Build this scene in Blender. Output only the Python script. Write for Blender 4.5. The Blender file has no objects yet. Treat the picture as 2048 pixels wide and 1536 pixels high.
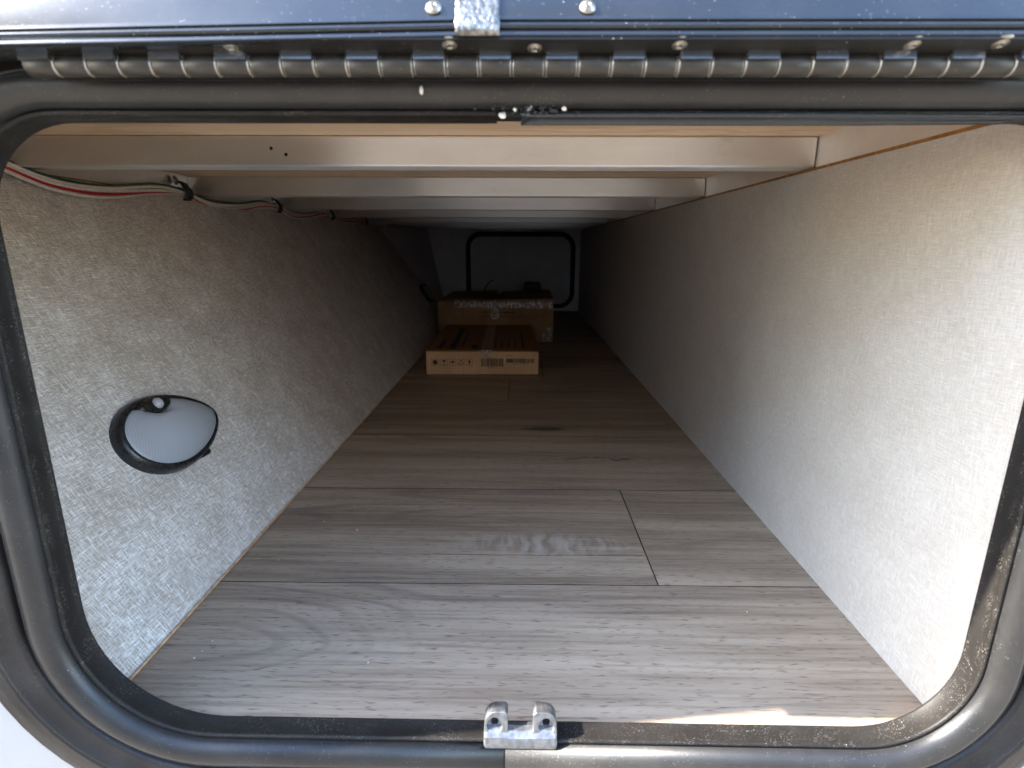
import bpy, bmesh, math, random
from mathutils import Vector, Matrix, Euler
random.seed(7)
sc = bpy.context.scene
COL = sc.collection
R = math.radians

# ------------------------------------------------------------------ camera
cd = bpy.data.cameras.new('camera')
cam = bpy.data.objects.new('camera', cd)
COL.objects.link(cam)
cd.sensor_width = 36.0
cd.lens = 19.27
cd.clip_start = 0.01
cd.clip_end = 500.0
def cam_matrix(yaw, pitch, roll):
    y, p, r = R(yaw), R(pitch), R(roll)
    f = Vector((-math.sin(y)*math.cos(p), math.cos(y)*math.cos(p), -math.sin(p)))
    rt = Vector((math.cos(y), math.sin(y), 0))
    up = rt.cross(f)
    r2 = rt*math.cos(r) + up*math.sin(r)
    u2 = up*math.cos(r) - rt*math.sin(r)
    m = Matrix((r2, u2, -f)).transposed().to_4x4()
    m.translation = Vector((0, 0, 0.325))
    return m
cam.matrix_world = cam_matrix(0.85, 14.15, 0.25)
cd.dof.use_dof = True
cd.dof.focus_distance = 0.62
cd.dof.aperture_fstop = 11.0
sc.camera = cam

# ------------------------------------------------------------------ sun and sky
SUN_DIR = Vector((1.29, 0.161, -1.0)).normalized()
world = bpy.data.worlds.new('World')
sc.world = world
world.use_nodes = True
wn = world.node_tree
wn.nodes.clear()
w_out = wn.nodes.new('ShaderNodeOutputWorld')
w_bg = wn.nodes.new('ShaderNodeBackground')
w_sky = wn.nodes.new('ShaderNodeTexSky')
w_sky.sky_type = 'NISHITA'
w_sky.sun_disc = False
w_sky.sun_elevation = math.asin(-SUN_DIR.z)
w_sky.sun_rotation = math.atan2(-SUN_DIR.x, -SUN_DIR.y)
w_sky.air_density = 1.0
w_sky.dust_density = 0.7
w_sky.ozone_density = 1.0
w_bg.inputs['Strength'].default_value = 0.15
wn.links.new(w_sky.outputs[0], w_bg.inputs[0])
wn.links.new(w_bg.outputs[0], w_out.inputs[0])
sd = bpy.data.lights.new('sun', 'SUN')
sd.energy = 3.0
sd.angle = R(0.5)
sd.color = (1.0, 0.93, 0.83)
sun = bpy.data.objects.new('sun', sd)
COL.objects.link(sun)
sun.location = (-6, -3, 6)
sun.rotation_euler = SUN_DIR.to_track_quat('-Z', 'Y').to_euler()

sc.view_settings.view_transform = 'Standard'
sc.view_settings.look = 'None'
sc.view_settings.gamma = 1.0
sc.view_settings.exposure = 3.5
sc.render.engine = 'CYCLES'
sc.cycles.max_bounces = 20
sc.cycles.diffuse_bounces = 14
sc.cycles.glossy_bounces = 8
sc.cycles.use_denoising = True
try:
    sc.cycles.denoiser = 'OPENIMAGEDENOISE'
    sc.cycles.denoising_input_passes = 'RGB_ALBEDO_NORMAL'
    sc.cycles.denoising_prefilter = 'ACCURATE'
except Exception:
    pass
sc.cycles.sample_clamp_indirect = 6.0

# ------------------------------------------------------------------ material helpers
class NT:
    def __init__(s, name):
        s.m = bpy.data.materials.new(name)
        s.m.use_nodes = True
        s.t = s.m.node_tree
        s.t.nodes.clear()
        s.out = s.t.nodes.new('ShaderNodeOutputMaterial')
        s.b = s.t.nodes.new('ShaderNodeBsdfPrincipled')
        s.t.links.new(s.b.outputs[0], s.out.inputs[0])
    def n(s, typ, **kw):
        nd = s.t.nodes.new(typ)
        for k, v in kw.items():
            setattr(nd, k, v)
        return nd
    def l(s, a, b):
        s.t.links.new(a, b)
    def put(s, sock, v):
        if isinstance(v, bpy.types.NodeSocket):
            s.t.links.new(v, sock)
        else:
            if sock.type == 'RGBA' and len(v) == 3:
                v = (*v, 1)
            sock.default_value = v
    def set(s, **kw):
        names = dict(col='Base Color', rough='Roughness', metal='Metallic', spec='Specular IOR Level', normal='Normal',
                     coat='Coat Weight', trans='Transmission Weight', sss='Subsurface Weight', alpha='Alpha', ior='IOR',
                     crough='Coat Roughness')
        for k, v in kw.items():
            s.put(s.b.inputs[names[k]], v)
        return s
    def uv(s):
        return s.n('ShaderNodeUVMap').outputs[0]
    def pos(s):
        return s.n('ShaderNodeNewGeometry').outputs['Position']
    def mapv(s, v, scale=(1, 1, 1), loc=(0, 0, 0), rot=(0, 0, 0)):
        m = s.n('ShaderNodeMapping')
        s.l(v, m.inputs[0])
        m.inputs[1].default_value = loc
        m.inputs[2].default_value = rot
        m.inputs[3].default_value = scale
        return m.outputs[0]
    def noise(s, v, scale=1.0, detail=2.0, rough=0.5, dist=0.0):
        t = s.n('ShaderNodeTexNoise')
        s.l(v, t.inputs['Vector'])
        t.inputs['Scale'].default_value = scale
        t.inputs['Detail'].default_value = detail
        t.inputs['Roughness'].default_value = rough
        t.inputs['Distortion'].default_value = dist
        return t.outputs['Fac']
    def vor(s, v, scale=1.0, out='Distance', rnd=1.0):
        t = s.n('ShaderNodeTexVoronoi')
        s.l(v, t.inputs['Vector'])
        t.inputs['Scale'].default_value = scale
        t.inputs['Randomness'].default_value = rnd
        return t.outputs[out]
    def math(s, op, a, b=0.0, c=0.0, clamp=False):
        m = s.n('ShaderNodeMath', operation=op, use_clamp=clamp)
        s.put(m.inputs[0], a)
        s.put(m.inputs[1], b)
        if op in ('MULTIPLY_ADD', 'SMOOTH_MIN', 'SMOOTH_MAX'):
            s.put(m.inputs[2], c)
        return m.outputs[0]
    def ramp(s, f, a, b, lo=0.0, hi=1.0, smooth=True):
        m = s.n('ShaderNodeMapRange')
        if smooth:
            m.interpolation_type = 'SMOOTHSTEP'
        m.clamp = True
        s.put(m.inputs['Value'], f)
        m.inputs['From Min'].default_value = a
        m.inputs['From Max'].default_value = b
        m.inputs['To Min'].default_value = lo
        m.inputs['To Max'].default_value = hi
        return m.outputs[0]
    def mix(s, f, a, b, blend='MIX'):
        m = s.n('ShaderNodeMix', data_type='RGBA', blend_type=blend)
        s.put(m.inputs[0], f)
        s.put(m.inputs[6], a)
        s.put(m.inputs[7], b)
        return m.outputs[2]
    def sep(s, v):
        m = s.n('ShaderNodeSeparateXYZ')
        s.l(v, m.inputs[0])
        return m.outputs
    def comb(s, x, y, z=0.0):
        m = s.n('ShaderNodeCombineXYZ')
        s.put(m.inputs[0], x); s.put(m.inputs[1], y); s.put(m.inputs[2], z)
        return m.outputs[0]
    def bump(s, h, strength=0.3, dist=0.001, normal=None):
        b = s.n('ShaderNodeBump')
        b.inputs['Strength'].default_value = strength
        b.inputs['Distance'].default_value = dist
        s.l(h, b.inputs['Height'])
        if normal is not None:
            s.l(normal, b.inputs['Normal'])
        return b.outputs[0]
    def ell(s, v, cx, cy, rx, ry):
        # normalised distance from an ellipse centre in the uv plane
        o = s.sep(v)
        dx = s.math('DIVIDE', s.math('SUBTRACT', o[0], cx), rx)
        dy = s.math('DIVIDE', s.math('SUBTRACT', o[1], cy), ry)
        return s.math('SQRT', s.math('ADD', s.math('MULTIPLY', dx, dx), s.math('MULTIPLY', dy, dy)))

def linen(name, dark, light, lo, hi, bump):
    k = NT(name)
    uv = k.uv()
    wob = k.n('ShaderNodeVectorMath', operation='MULTIPLY_ADD')
    nn = k.n('ShaderNodeTexNoise')
    k.l(uv, nn.inputs['Vector']); nn.inputs['Scale'].default_value = 45.0
    k.l(nn.outputs['Color'], wob.inputs[0])
    wob.inputs[1].default_value = (0.0005, 0.0005, 0)
    k.l(uv, wob.inputs[2])
    v = wob.outputs[0]
    weft = k.noise(k.mapv(v, (120, 2300, 1)), 1.0, 3.0, 0.6)
    warp = k.noise(k.mapv(v, (2300, 120, 1), (3.1, 7.7, 0)), 1.0, 3.0, 0.6)
    weft2 = k.noise(k.mapv(v, (45, 1150, 1), (11, 2, 0)), 1.0, 2.0, 0.6)
    warp2 = k.noise(k.mapv(v, (1150, 45, 1), (5, 19, 0)), 1.0, 2.0, 0.6)
    a = k.math('MAXIMUM', weft, warp)
    b = k.math('MAXIMUM', weft2, warp2)
    th = k.math('MULTIPLY_ADD', a, 0.66, k.math('MULTIPLY', b, 0.34))
    fine = k.noise(k.mapv(v, (1500, 1500, 1)), 1.0, 1.0)
    th = k.math('MULTIPLY_ADD', k.math('SUBTRACT', fine, 0.5), 0.16, th)
    blot = k.noise(k.mapv(v, (22, 22, 1)), 1.0, 3.0)
    th = k.math('MULTIPLY_ADD', k.math('SUBTRACT', blot, 0.5), 0.10, th)
    f = k.ramp(th, lo, hi)
    k.set(col=k.mix(f, dark, light), rough=0.55, spec=0.35)
    k.set(normal=k.bump(th, bump, 0.0006))
    return k.m

def floor_wood():
    k = NT('vinyl_plank')
    pos = k.pos()
    oi = k.n('ShaderNodeObjectInfo').outputs['Random']
    p = k.sep(pos)
    off = k.math('MULTIPLY', oi, 37.0)
    px = k.math('ADD', p[0], off)
    base = k.comb(px, p[1], off)
    # flow field bent round the knots
    kA = k.ell(pos, 0.046, 0.957, 0.060, 0.030)
    kB = k.ell(pos, 0.118, 0.815, 0.085, 0.034)
    kC = k.ell(pos, -0.265, 0.400, 0.100, 0.036)
    kD = k.ell(pos, 0.02, 0.58, 0.17, 0.045)
    bend = k.math('ADD', k.ramp(kA, 0.0, 2.6, 0.55, 0.0), k.ramp(kB, 0.0, 2.4, 0.60, 0.0))
    bend = k.math('ADD', bend, k.ramp(kC, 0.0, 2.6, 0.60, 0.0))
    bend = k.math('ADD', bend, k.ramp(kD, 0.0, 1.8, 0.38, 0.0))
    low = k.noise(k.mapv(base, (1.5, 13.0, 1)), 1.0, 1.0, 0.4, 0.15)
    fld = k.math('ADD', low, bend)
    ring = k.math('SINE', k.math('MULTIPLY', fld, 48.0))
    ring = k.math('MULTIPLY_ADD', ring, 0.5, 0.5)
    ring2 = k.math('MULTIPLY_ADD', k.math('SINE', k.math('MULTIPLY', fld, 171.0)), 0.5, 0.5)
    grain = k.noise(k.mapv(base, (9.0, 260.0, 1)), 1.0, 4.0, 0.62, 0.2)
    broad = k.noise(k.mapv(base, (1.6, 24.0, 1), (4, 9, 2)), 1.0, 3.0, 0.55)
    wv = k.math('MULTIPLY_ADD', k.math('SUBTRACT', k.noise(k.mapv(base, (60, 60, 1)), 1.0, 2.0), 0.5), 0.0042, p[1])
    wav = k.comb(px, wv, off)
    dash = k.noise(k.mapv(wav, (82.0, 560.0, 1)), 1.0, 2.0, 0.5)
    dashm = k.ramp(dash, 0.57, 0.70)
    c = k.mix(k.ramp(broad, 0.34, 0.66), (0.225, 0.171, 0.122), (0.400, 0.324, 0.238))
    c = k.mix(k.math('MULTIPLY', k.ramp(grain, 0.40, 0.66), 0.40), c, (0.43, 0.360, 0.282))
    c = k.mix(k.math('MULTIPLY', k.ramp(grain, 0.50, 0.32), 0.38), c, (0.135, 0.102, 0.074))
    rm = k.ramp(k.noise(k.mapv(base, (1.2, 7.0, 1), (8, 3, 0)), 1.0, 1.0), 0.42, 0.62, 0.08, 0.40)
    nearC = k.ramp(k.math('MINIMUM', kC, k.math('MINIMUM', kA, kB)), 0.6, 2.2, 0.30, 0.0)
    rm = k.math('MAXIMUM', rm, nearC)
    c = k.mix(k.math('MULTIPLY', k.ramp(ring, 0.72, 1.0), rm), c, (0.135, 0.105, 0.088))
    c = k.mix(k.math('MULTIPLY', k.ramp(ring2, 0.6, 1.0), k.math('MULTIPLY', rm, 0.4)), c, (0.16, 0.13, 0.11))
    c = k.mix(k.math('MULTIPLY', dashm, 0.62), c, (0.115, 0.087, 0.063))
    # knot hearts and cracks
    heart = k.math('ADD', k.ell(pos, 0.046, 0.955, 0.040, 0.015), k.math('MULTIPLY', k.math('SUBTRACT', grain, 0.5), 1.6))
    c = k.mix(k.ramp(heart, 0.45, 1.20, 0.90, 0.0), c, (0.045, 0.033, 0.027))
    jag = k.math('MULTIPLY', k.math('SUBTRACT', k.noise(k.mapv(pos, (38, 50, 1)), 1.0, 5.0, 0.75), 0.5), 0.055)
    crk = k.math('ABSOLUTE', k.math('ADD', k.math('SUBTRACT', p[1], 0.812), jag))
    cm = k.math('MULTIPLY', k.ramp(crk, 0.0010, 0.0045, 0.90, 0.0), k.ramp(k.ell(pos, 0.128, 0.812, 0.065, 0.035), 0.6, 1.0, 1.0, 0.0))
    c = k.mix(cm, c, (0.04, 0.03, 0.025))
    ln = k.math('SUBTRACT', p[1], k.math('MULTIPLY_ADD', p[0], 0.012, 0.531))
    ln = k.math('ABSOLUTE', k.math('ADD', ln, k.math('MULTIPLY', k.math('SUBTRACT', k.noise(k.mapv(pos, (14, 14, 1)), 1.0, 2.0), 0.5), 0.006)))
    lm = k.math('MULTIPLY', k.ramp(ln, 0.0002, 0.0014, 0.8, 0.0), k.ramp(p[0], -0.20, -0.06))
    lm = k.math('MULTIPLY', lm, k.ramp(p[0], 0.134, 0.138, 1.0, 0.0))
    c = k.mix(lm, c, (0.06, 0.047, 0.04))
    # pale chatter figure
    chv = k.comb(k.math('MULTIPLY_ADD', k.math('SUBTRACT', k.noise(k.mapv(pos, (30, 30, 1)), 1.0, 3.0), 0.5), 0.022, p[0]), p[1])
    cho = k.sep(chv)
    chs = k.noise(k.comb(k.math('MULTIPLY', cho[0], 105.0), k.math('MULTIPLY', cho[1], 26.0)), 1.0, 2.0, 0.5)
    chm = k.ramp(k.ell(pos, 0.03, 0.553, 0.115, 0.030), 0.30, 1.05, 1.0, 0.0)
    c = k.mix(k.math('MULTIPLY', chm, k.ramp(chs, 0.42, 0.66, 0.0, 0.62)), c, (0.46, 0.42, 0.375))
    c = k.mix(k.math('MULTIPLY', chm, k.ramp(chs, 0.48, 0.34, 0.0, 0.42)), c, (0.13, 0.105, 0.09))
    tone = k.ramp(oi, 0.0, 1.0, 0.90, 1.06, False)
    tn = k.n('ShaderNodeVectorMath', operation='SCALE')
    k.l(c, tn.inputs[0]); k.l(tone, tn.inputs['Scale'])
    k.set(col=tn.outputs[0], rough=k.ramp(grain, 0.3, 0.7, 0.40, 0.54), spec=0.35)
    h = k.math('SUBTRACT', k.math('MULTIPLY', grain, 0.35), k.math('MULTIPLY', dashm, 1.0))
    k.set(normal=k.bump(h, 0.38, 0.0005))
    return k.m

def plywood(name, c1, c2):
    k = NT(name)
    v = k.pos()
    fl = k.noise(k.mapv(v, (2.0, 11.0, 11.0)), 1.0, 3.0, 0.5, 0.5)
    ring = k.math('MULTIPLY_ADD', k.math('SINE', k.math('MULTIPLY', fl, 38.0)), 0.5, 0.5)
    g = k.noise(k.mapv(v, (14, 300, 300)), 1.0, 3.0, 0.6)
    f = k.math('MULTIPLY_ADD', k.ramp(ring, 0.75, 1.0), 0.45, k.math('MULTIPLY', g, 0.6))
    k.set(col=k.mix(f, c1, c2), rough=0.55, spec=0.3)
    k.set(normal=k.bump(g, 0.1, 0.0004))
    return k.m

def aluminium(name, base=(0.86, 0.865, 0.87), r=(0.37, 0.42), aniso=0.93):
    k = NT(name)
    v = k.pos()
    st = k.noise(k.mapv(v, (1.5, 400, 400)), 1.0, 4.0, 0.65)
    bl = k.noise(k.mapv(v, (9, 30, 30)), 1.0, 4.0, 0.6)
    scr = k.ramp(k.noise(k.mapv(v, (420, 30, 22), (2, 2, 2), (0, R(10), 0)), 1.0, 1.0), 0.70, 0.76)
    smg = k.ramp(k.noise(k.mapv(v, (16, 40, 40), (7, 1, 3)), 1.0, 6.0, 0.75), 0.60, 0.72)
    c = k.mix(k.ramp(bl, 0.35, 0.7), tuple(x*0.93 for x in base), base)
    c = k.mix(k.math('MULTIPLY', smg, 0.14), c, (0.25, 0.21, 0.18))
    c = k.mix(k.math('MULTIPLY', scr, 0.5), c, (0.9, 0.88, 0.86))
    rg = k.math('MULTIPLY_ADD', k.ramp(bl, 0.3, 0.7), r[1]-r[0], r[0])
    rg = k.math('MULTIPLY_ADD', k.math('SUBTRACT', st, 0.5), 0.18, rg)
    k.set(col=c, metal=1.0, rough=rg)
    k.set(normal=k.bump(st, 0.06, 0.0003))
    if aniso:
        k.b.inputs['Anisotropic'].default_value = aniso
        k.l(k.comb(0.0, 0.6, 0.8), k.b.inputs['Tangent'])
    return k.m

def dusty_black(name, base=(0.014, 0.013, 0.013), dust=(0.30, 0.275, 0.245), amount=0.22, rough=0.38, specks=0.35, metal=0.0, orange=0.06, spec=0.5, sp_scale=1500):
    k = NT(name)
    v = k.pos()
    cloud = k.noise(k.mapv(v, (28, 40, 28)), 1.0, 5.0, 0.65)
    fine = k.noise(k.mapv(v, (900, 900, 900)), 1.0, 2.0)
    f = k.math('MULTIPLY', k.ramp(cloud, 0.36, 0.74), k.ramp(fine, 0.30, 0.75, 0.35, 1.0))
    f = k.math('MULTIPLY', f, amount)
    d = k.vor(v, sp_scale)
    rc = k.vor(v, sp_scale, 'Color')
    rs = k.sep(rc)[0]
    sp = k.math('MULTIPLY', k.ramp(d, 0.16, 0.34, 1.0, 0.0), k.math('GREATER_THAN', rs, 1.0 - specks*0.10))
    d2 = k.vor(v, sp_scale*0.33)
    r2 = k.sep(k.vor(v, sp_scale*0.33, 'Color'))[1]
    sp2 = k.math('MULTIPLY', k.ramp(d2, 0.10, 0.20, 1.0, 0.0), k.math('GREATER_THAN', r2, 1.0 - specks*0.02))
    sp = k.math('MAXIMUM', sp, sp2)
    sp = k.math('MULTIPLY', sp, k.ramp(k.noise(k.mapv(v, (34, 60, 60), (5, 5, 5)), 1.0, 3.0, 0.6), 0.42, 0.60, 0.15, 1.0))
    c = k.mix(f, base, dust)
    c = k.mix(k.math('MULTIPLY', sp, 0.85), c, (0.50, 0.455, 0.39))
    rg = k.math('MULTIPLY_ADD', f, 0.6, rough)
    rg = k.math('MULTIPLY_ADD', sp, 0.3, rg)
    k.set(col=c, rough=rg, spec=spec)
    k.set(metal=k.math('MULTIPLY', k.math('SUBTRACT', 1.0, k.math('MAXIMUM', sp, k.math('MULTIPLY', f, 0.8))), metal))
    peel = k.noise(k.mapv(v, (650, 650, 650)), 1.0, 2.0)
    k.set(normal=k.bump(k.math('MULTIPLY_ADD', sp, 0.8, peel), orange, 0.0006))
    return k.m

def plain(name, col, rough=0.5, metal=0.0, spec=0.5, nscale=60.0, namt=0.15, bump=0.03):
    k = NT(name)
    v = k.pos()
    nz = k.noise(k.mapv(v, (nscale,)*3), 1.0, 4.0, 0.6)
    c = k.mix(k.ramp(nz, 0.3, 0.7, 0.0, 1.0), tuple(x*(1-namt) for x in col), tuple(min(1, x*(1+namt)) for x in col))
    k.set(col=c, rough=k.ramp(nz, 0.3, 0.7, max(0.03, rough-0.06), rough+0.06), metal=metal, spec=spec)
    k.set(normal=k.bump(k.noise(k.mapv(v, (nscale*9,)*3), 1.0, 2.0), bump, 0.0005))
    return k.m

def cardboard(name='cardboard', a=(0.55, 0.305, 0.14), b=(0.70, 0.42, 0.21)):
    k = NT(name)
    v = k.pos()
    fl = k.noise(k.mapv(v, (240, 240, 6)), 1.0, 2.0)
    bl = k.noise(k.mapv(v, (14, 14, 14)), 1.0, 5.0, 0.6)
    f = k.math('MULTIPLY_ADD', fl, 0.3, k.math('MULTIPLY', bl, 0.7))
    k.set(col=k.mix(k.ramp(f, 0.3, 0.7), a, b), rough=0.75, spec=0.25)
    k.set(normal=k.bump(fl, 0.12, 0.0006))
    return k.m

def tape_mat():
    k = NT('clear_tape')
    v = k.pos()
    w = k.noise(k.mapv(v, (130, 130, 60)), 1.0, 4.0, 0.6, 1.0)
    nb = k.bump(w, 0.7, 0.003)
    w2 = k.noise(k.mapv(v, (190, 60, 90), (3, 1, 2)), 1.0, 5.0, 0.7, 0.6)
    k.set(col=k.mix(k.ramp(w2, 0.40, 0.66), (0.50, 0.36, 0.25), (0.88, 0.78, 0.70)), rough=0.2, spec=0.9, alpha=k.ramp(w2, 0.36, 0.66, 0.15, 0.75), normal=nb)  # painted reflection: pale streaks put into the film's colour and opacity
    return k.m

def lens_mat():
    k = NT('prismatic_lens')
    uv = k.uv()
    m = k.mapv(uv, (1, 1, 1))
    o = k.sep(m)
    fx = k.math('SINE', k.math('MULTIPLY', k.math('MULTIPLY_ADD', o[1], 0.5, o[0]), 2000.0))
    fy = k.math('SINE', k.math('MULTIPLY', o[1], 2000.0))
    h = k.math('MULTIPLY', fx, fy)
    rim = k.ramp(k.ell(uv, 0.0, 0.0, 0.066, 0.042), 0.35, 0.95)
    c = k.mix(k.math('MULTIPLY', rim, k.ramp(h, -0.2, 0.5, 0.26, 0.0)), (0.37, 0.39, 0.42), (0.13, 0.135, 0.145))
    k.set(col=c, rough=0.32, spec=0.5, sss=0.25)
    k.b.inputs['Subsurface Radius'].default_value = (0.004, 0.004, 0.004)
    k.set(normal=k.bump(h, 0.22, 0.0006))
    return k.m

def foil():
    k = NT('foil_tape')
    v = k.pos()
    d = k.noise(k.mapv(v, (520, 520, 260)), 1.0, 3.0, 0.6)
    k.set(col=k.mix(k.ramp(d, 0.35, 0.65), (0.10, 0.10, 0.095), (0.30, 0.295, 0.285)), metal=0.9, rough=0.34)
    k.set(normal=k.bump(d, 0.8, 0.0012))
    return k.m

def ground_mat():
    k = NT('asphalt_ground')
    v = k.pos()
    d = k.noise(k.mapv(v, (30, 30, 30)), 1.0, 6.0, 0.7)
    b = k.noise(k.mapv(v, (1.4, 1.4, 1.4)), 1.0, 3.0)
    c = k.mix(k.ramp(d, 0.3, 0.7), (0.12, 0.104, 0.084), (0.27, 0.235, 0.19))
    c = k.mix(k.math('MULTIPLY', k.ramp(b, 0.4, 0.7), 0.3), c, (0.12, 0.105, 0.09))
    k.set(col=c, rough=0.9, spec=0.2)
    k.set(normal=k.bump(d, 0.5, 0.02))
    return k.m

M = dict(
    linen_left=linen('woven_wall_left', (0.345, 0.295, 0.238), (0.90, 0.885, 0.86), 0.49, 0.645, 0.16),
    linen_right=linen('woven_wall_right', (0.44, 0.402, 0.352), (0.62, 0.598, 0.560), 0.45, 0.66, 0.55),
    floor=floor_wood(),
    sub=plain('groove_dark', (0.03, 0.024, 0.02), 0.9),
    ply=plywood('pale_plywood', (0.78, 0.58, 0.39), (0.56, 0.38, 0.23)),
    mdf=plain('raw_board_edge', (0.34, 0.165, 0.05), 0.8, nscale=140, namt=0.35),
    mdf_pale=plain('raw_panel_edge', (0.50, 0.30, 0.15), 0.8, nscale=180, namt=0.3),
    alu=aluminium('mill_aluminium'),
    rail=aluminium('rail_aluminium', (0.88, 0.85, 0.81), (0.42, 0.60), 0.0),
    lip=dusty_black('frame_lip_paint', base=(0.012, 0.0108, 0.0098), amount=0.035, specks=1.9, rough=0.46, spec=0.18, sp_scale=2000),
    seal=dusty_black('bulb_seal_vinyl', base=(0.014, 0.014, 0.0145), dust=(0.30, 0.28, 0.25), amount=0.05, specks=0.35, rough=0.38, spec=0.42, orange=0.10, sp_scale=2200),
    flange=dusty_black('frame_flange_paint', amount=0.07, specks=0.3, rough=0.42, spec=0.35, sp_scale=2200),
    doorf=dusty_black('hatch_door_paint', base=(0.050, 0.056, 0.063), amount=0.05, specks=0.24, rough=0.24, metal=0.85, orange=0.05, sp_scale=1500),
    hinge=dusty_black('hinge_black', base=(0.050, 0.046, 0.040), amount=0.05, specks=0.15, rough=0.48, metal=0.7, orange=0.05),
    leaf=dusty_black('hinge_leaf_black', base=(0.010, 0.009, 0.008), amount=0.05, specks=0.2, rough=0.45, spec=0.3),
    strap=dusty_black('hinge_strap_black', base=(0.22, 0.23, 0.25), amount=0.02, specks=0.1, rough=0.18, metal=0.9, orange=0.02),
    worn=plain('worn_edge_metal', (0.42, 0.39, 0.35), 0.40, 0.7),
    rivet=plain('rivet_metal', (0.34, 0.31, 0.27), 0.36, 0.85, nscale=400, namt=0.3),
    zinc=plain('cast_zinc', (0.20, 0.205, 0.215), 0.42, 0.85, nscale=260, namt=0.22, bump=0.14),
    hole=plain('hole_dark', (0.006, 0.006, 0.006), 0.9),
    white=plain('white_siding', (0.35, 0.35, 0.345), 0.30, nscale=12, namt=0.03, bump=0.02),
    backw=plain('back_wall_panel', (0.62, 0.575, 0.54), 0.7, nscale=20, namt=0.06),
    backd=plain('back_hatch_panel', (0.58, 0.565, 0.52), 0.6, nscale=15, namt=0.06),
    rubber=plain('black_rubber', (0.012, 0.012, 0.012), 0.6),
    lampb=plain('lamp_black_plastic', (0.014, 0.014, 0.015), 0.30, nscale=300, namt=0.1, bump=0.012),
    lens=lens_mat(),
    sensor=plain('sensor_dome', (0.36, 0.36, 0.38), 0.18, spec=0.8, nscale=300, namt=0.05),
    wire_white=plain('wire_white', (0.66, 0.60, 0.52), 0.42, nscale=200, namt=0.08),
    wire_red=plain('wire_red', (0.42, 0.02, 0.03), 0.42, nscale=200, namt=0.1),
    wire_green=plain('wire_green', (0.02, 0.085, 0.05), 0.42, nscale=200, namt=0.1),
    card=cardboard(),
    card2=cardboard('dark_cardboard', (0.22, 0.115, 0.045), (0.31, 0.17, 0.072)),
    ink=plain('print_ink', (0.035, 0.028, 0.026), 0.8),
    inkred=plain('print_ink_red', (0.22, 0.035, 0.03), 0.8),
    tape=tape_mat(),
    foil=foil(),
    blackplastic=plain('black_plastic', (0.018, 0.018, 0.018), 0.45),
    sealant=plain('white_sealant', (0.78, 0.77, 0.75), 0.35),
    ground=ground_mat(),
    blocker_skin=plain('blocker_siding', (0.62, 0.605, 0.585), 0.45, nscale=4, namt=0.05),
    crumb=plain('crumb', (0.66, 0.60, 0.50), 0.8),
    glue=plain('glue_smear', (0.40, 0.27, 0.12), 0.6),
)

# ------------------------------------------------------------------ mesh helpers
def link(name, bm, mat, parent=None, smooth=False, loc=None, bevel=0.0, seg=2):
    me = bpy.data.meshes.new(name)
    bm.normal_update()
    bm.to_mesh(me)
    bm.free()
    for m in (mat if isinstance(mat, (list, tuple)) else [mat]):
        me.materials.append(m)
    o = bpy.data.objects.new(name, me)
    COL.objects.link(o)
    if parent is not None:
        o.parent = parent
    if loc is not None:
        o.location = loc
    if smooth:
        for p in me.polygons:
            p.use_smooth = True
    if bevel:
        b = o.modifiers.new('bevel', 'BEVEL')
        b.width = bevel
        b.segments = seg
        b.limit_method = 'ANGLE'
        b.angle_limit = R(40)
    return o
def tag(o, label=None, cat=None, group=None, kind=None):
    if label: o['label'] = label
    if cat: o['category'] = cat
    if group: o['group'] = group
    if kind: o['kind'] = kind
    return o
def empty(name, loc, label=None, cat=None, group=None, rot=None):
    o = bpy.data.objects.new(name, None)
    COL.objects.link(o)
    o.empty_display_size = 0.02
    o.location = loc
    if rot: o.rotation_euler = rot
    return tag(o, label, cat, group)
def copy_tree(o, parent=None):
    c = o.copy()
    COL.objects.link(c)
    if parent is not None:
        c.parent = parent
    for ch in o.children:
        copy_tree(ch, c)
    return c
def box(bm, x0, x1, y0, y1, z0, z1, mat=None):
    vs = [bm.verts.new((x, y, z)) for x in (x0, x1) for y in (y0, y1) for z in (z0, z1)]
    for q in ((0, 1, 3, 2), (4, 6, 7, 5), (0, 4, 5, 1), (2, 3, 7, 6), (0, 2, 6, 4), (1, 5, 7, 3)):
        f = bm.faces.new([vs[i] for i in q])
        if mat is not None: f.material_index = mat
    return vs
def boxo(name, x0, x1, y0, y1, z0, z1, mat, parent=None, bevel=0.0, seg=2):
    bm = bmesh.new()
    box(bm, x0, x1, y0, y1, z0, z1)
    bmesh.ops.recalc_face_normals(bm, faces=bm.faces)
    return link(name, bm, mat, parent, bevel=bevel, seg=seg)
def quad_uv(bm, pts, uvs):
    lay = bm.loops.layers.uv.verify()
    f = bm.faces.new([bm.verts.new(p) for p in pts])
    for l, u in zip(f.loops, uvs):
        l[lay].uv = u
    return f
def tube(bm, pts, r, n=10, cap=True):
    pts = [Vector(p) for p in pts]
    rings = []
    prev = None
    for i, p in enumerate(pts):
        t = (pts[min(i+1, len(pts)-1)] - pts[max(i-1, 0)]).normalized()
        if prev is None:
            a = t.orthogonal().normalized()
        else:
            a = (prev - t*prev.dot(t)).normalized()
        prev = a
        b = t.cross(a)
        rings.append([bm.verts.new(p + (a*math.cos(2*math.pi*k/n) + b*math.sin(2*math.pi*k/n))*r) for k in range(n)])
    for i in range(len(rings)-1):
        for k in range(n):
            bm.faces.new((rings[i][k], rings[i][(k+1) % n], rings[i+1][(k+1) % n], rings[i+1][k]))
    if cap:
        bm.faces.new(rings[0][::-1]); bm.faces.new(rings[-1])
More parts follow.
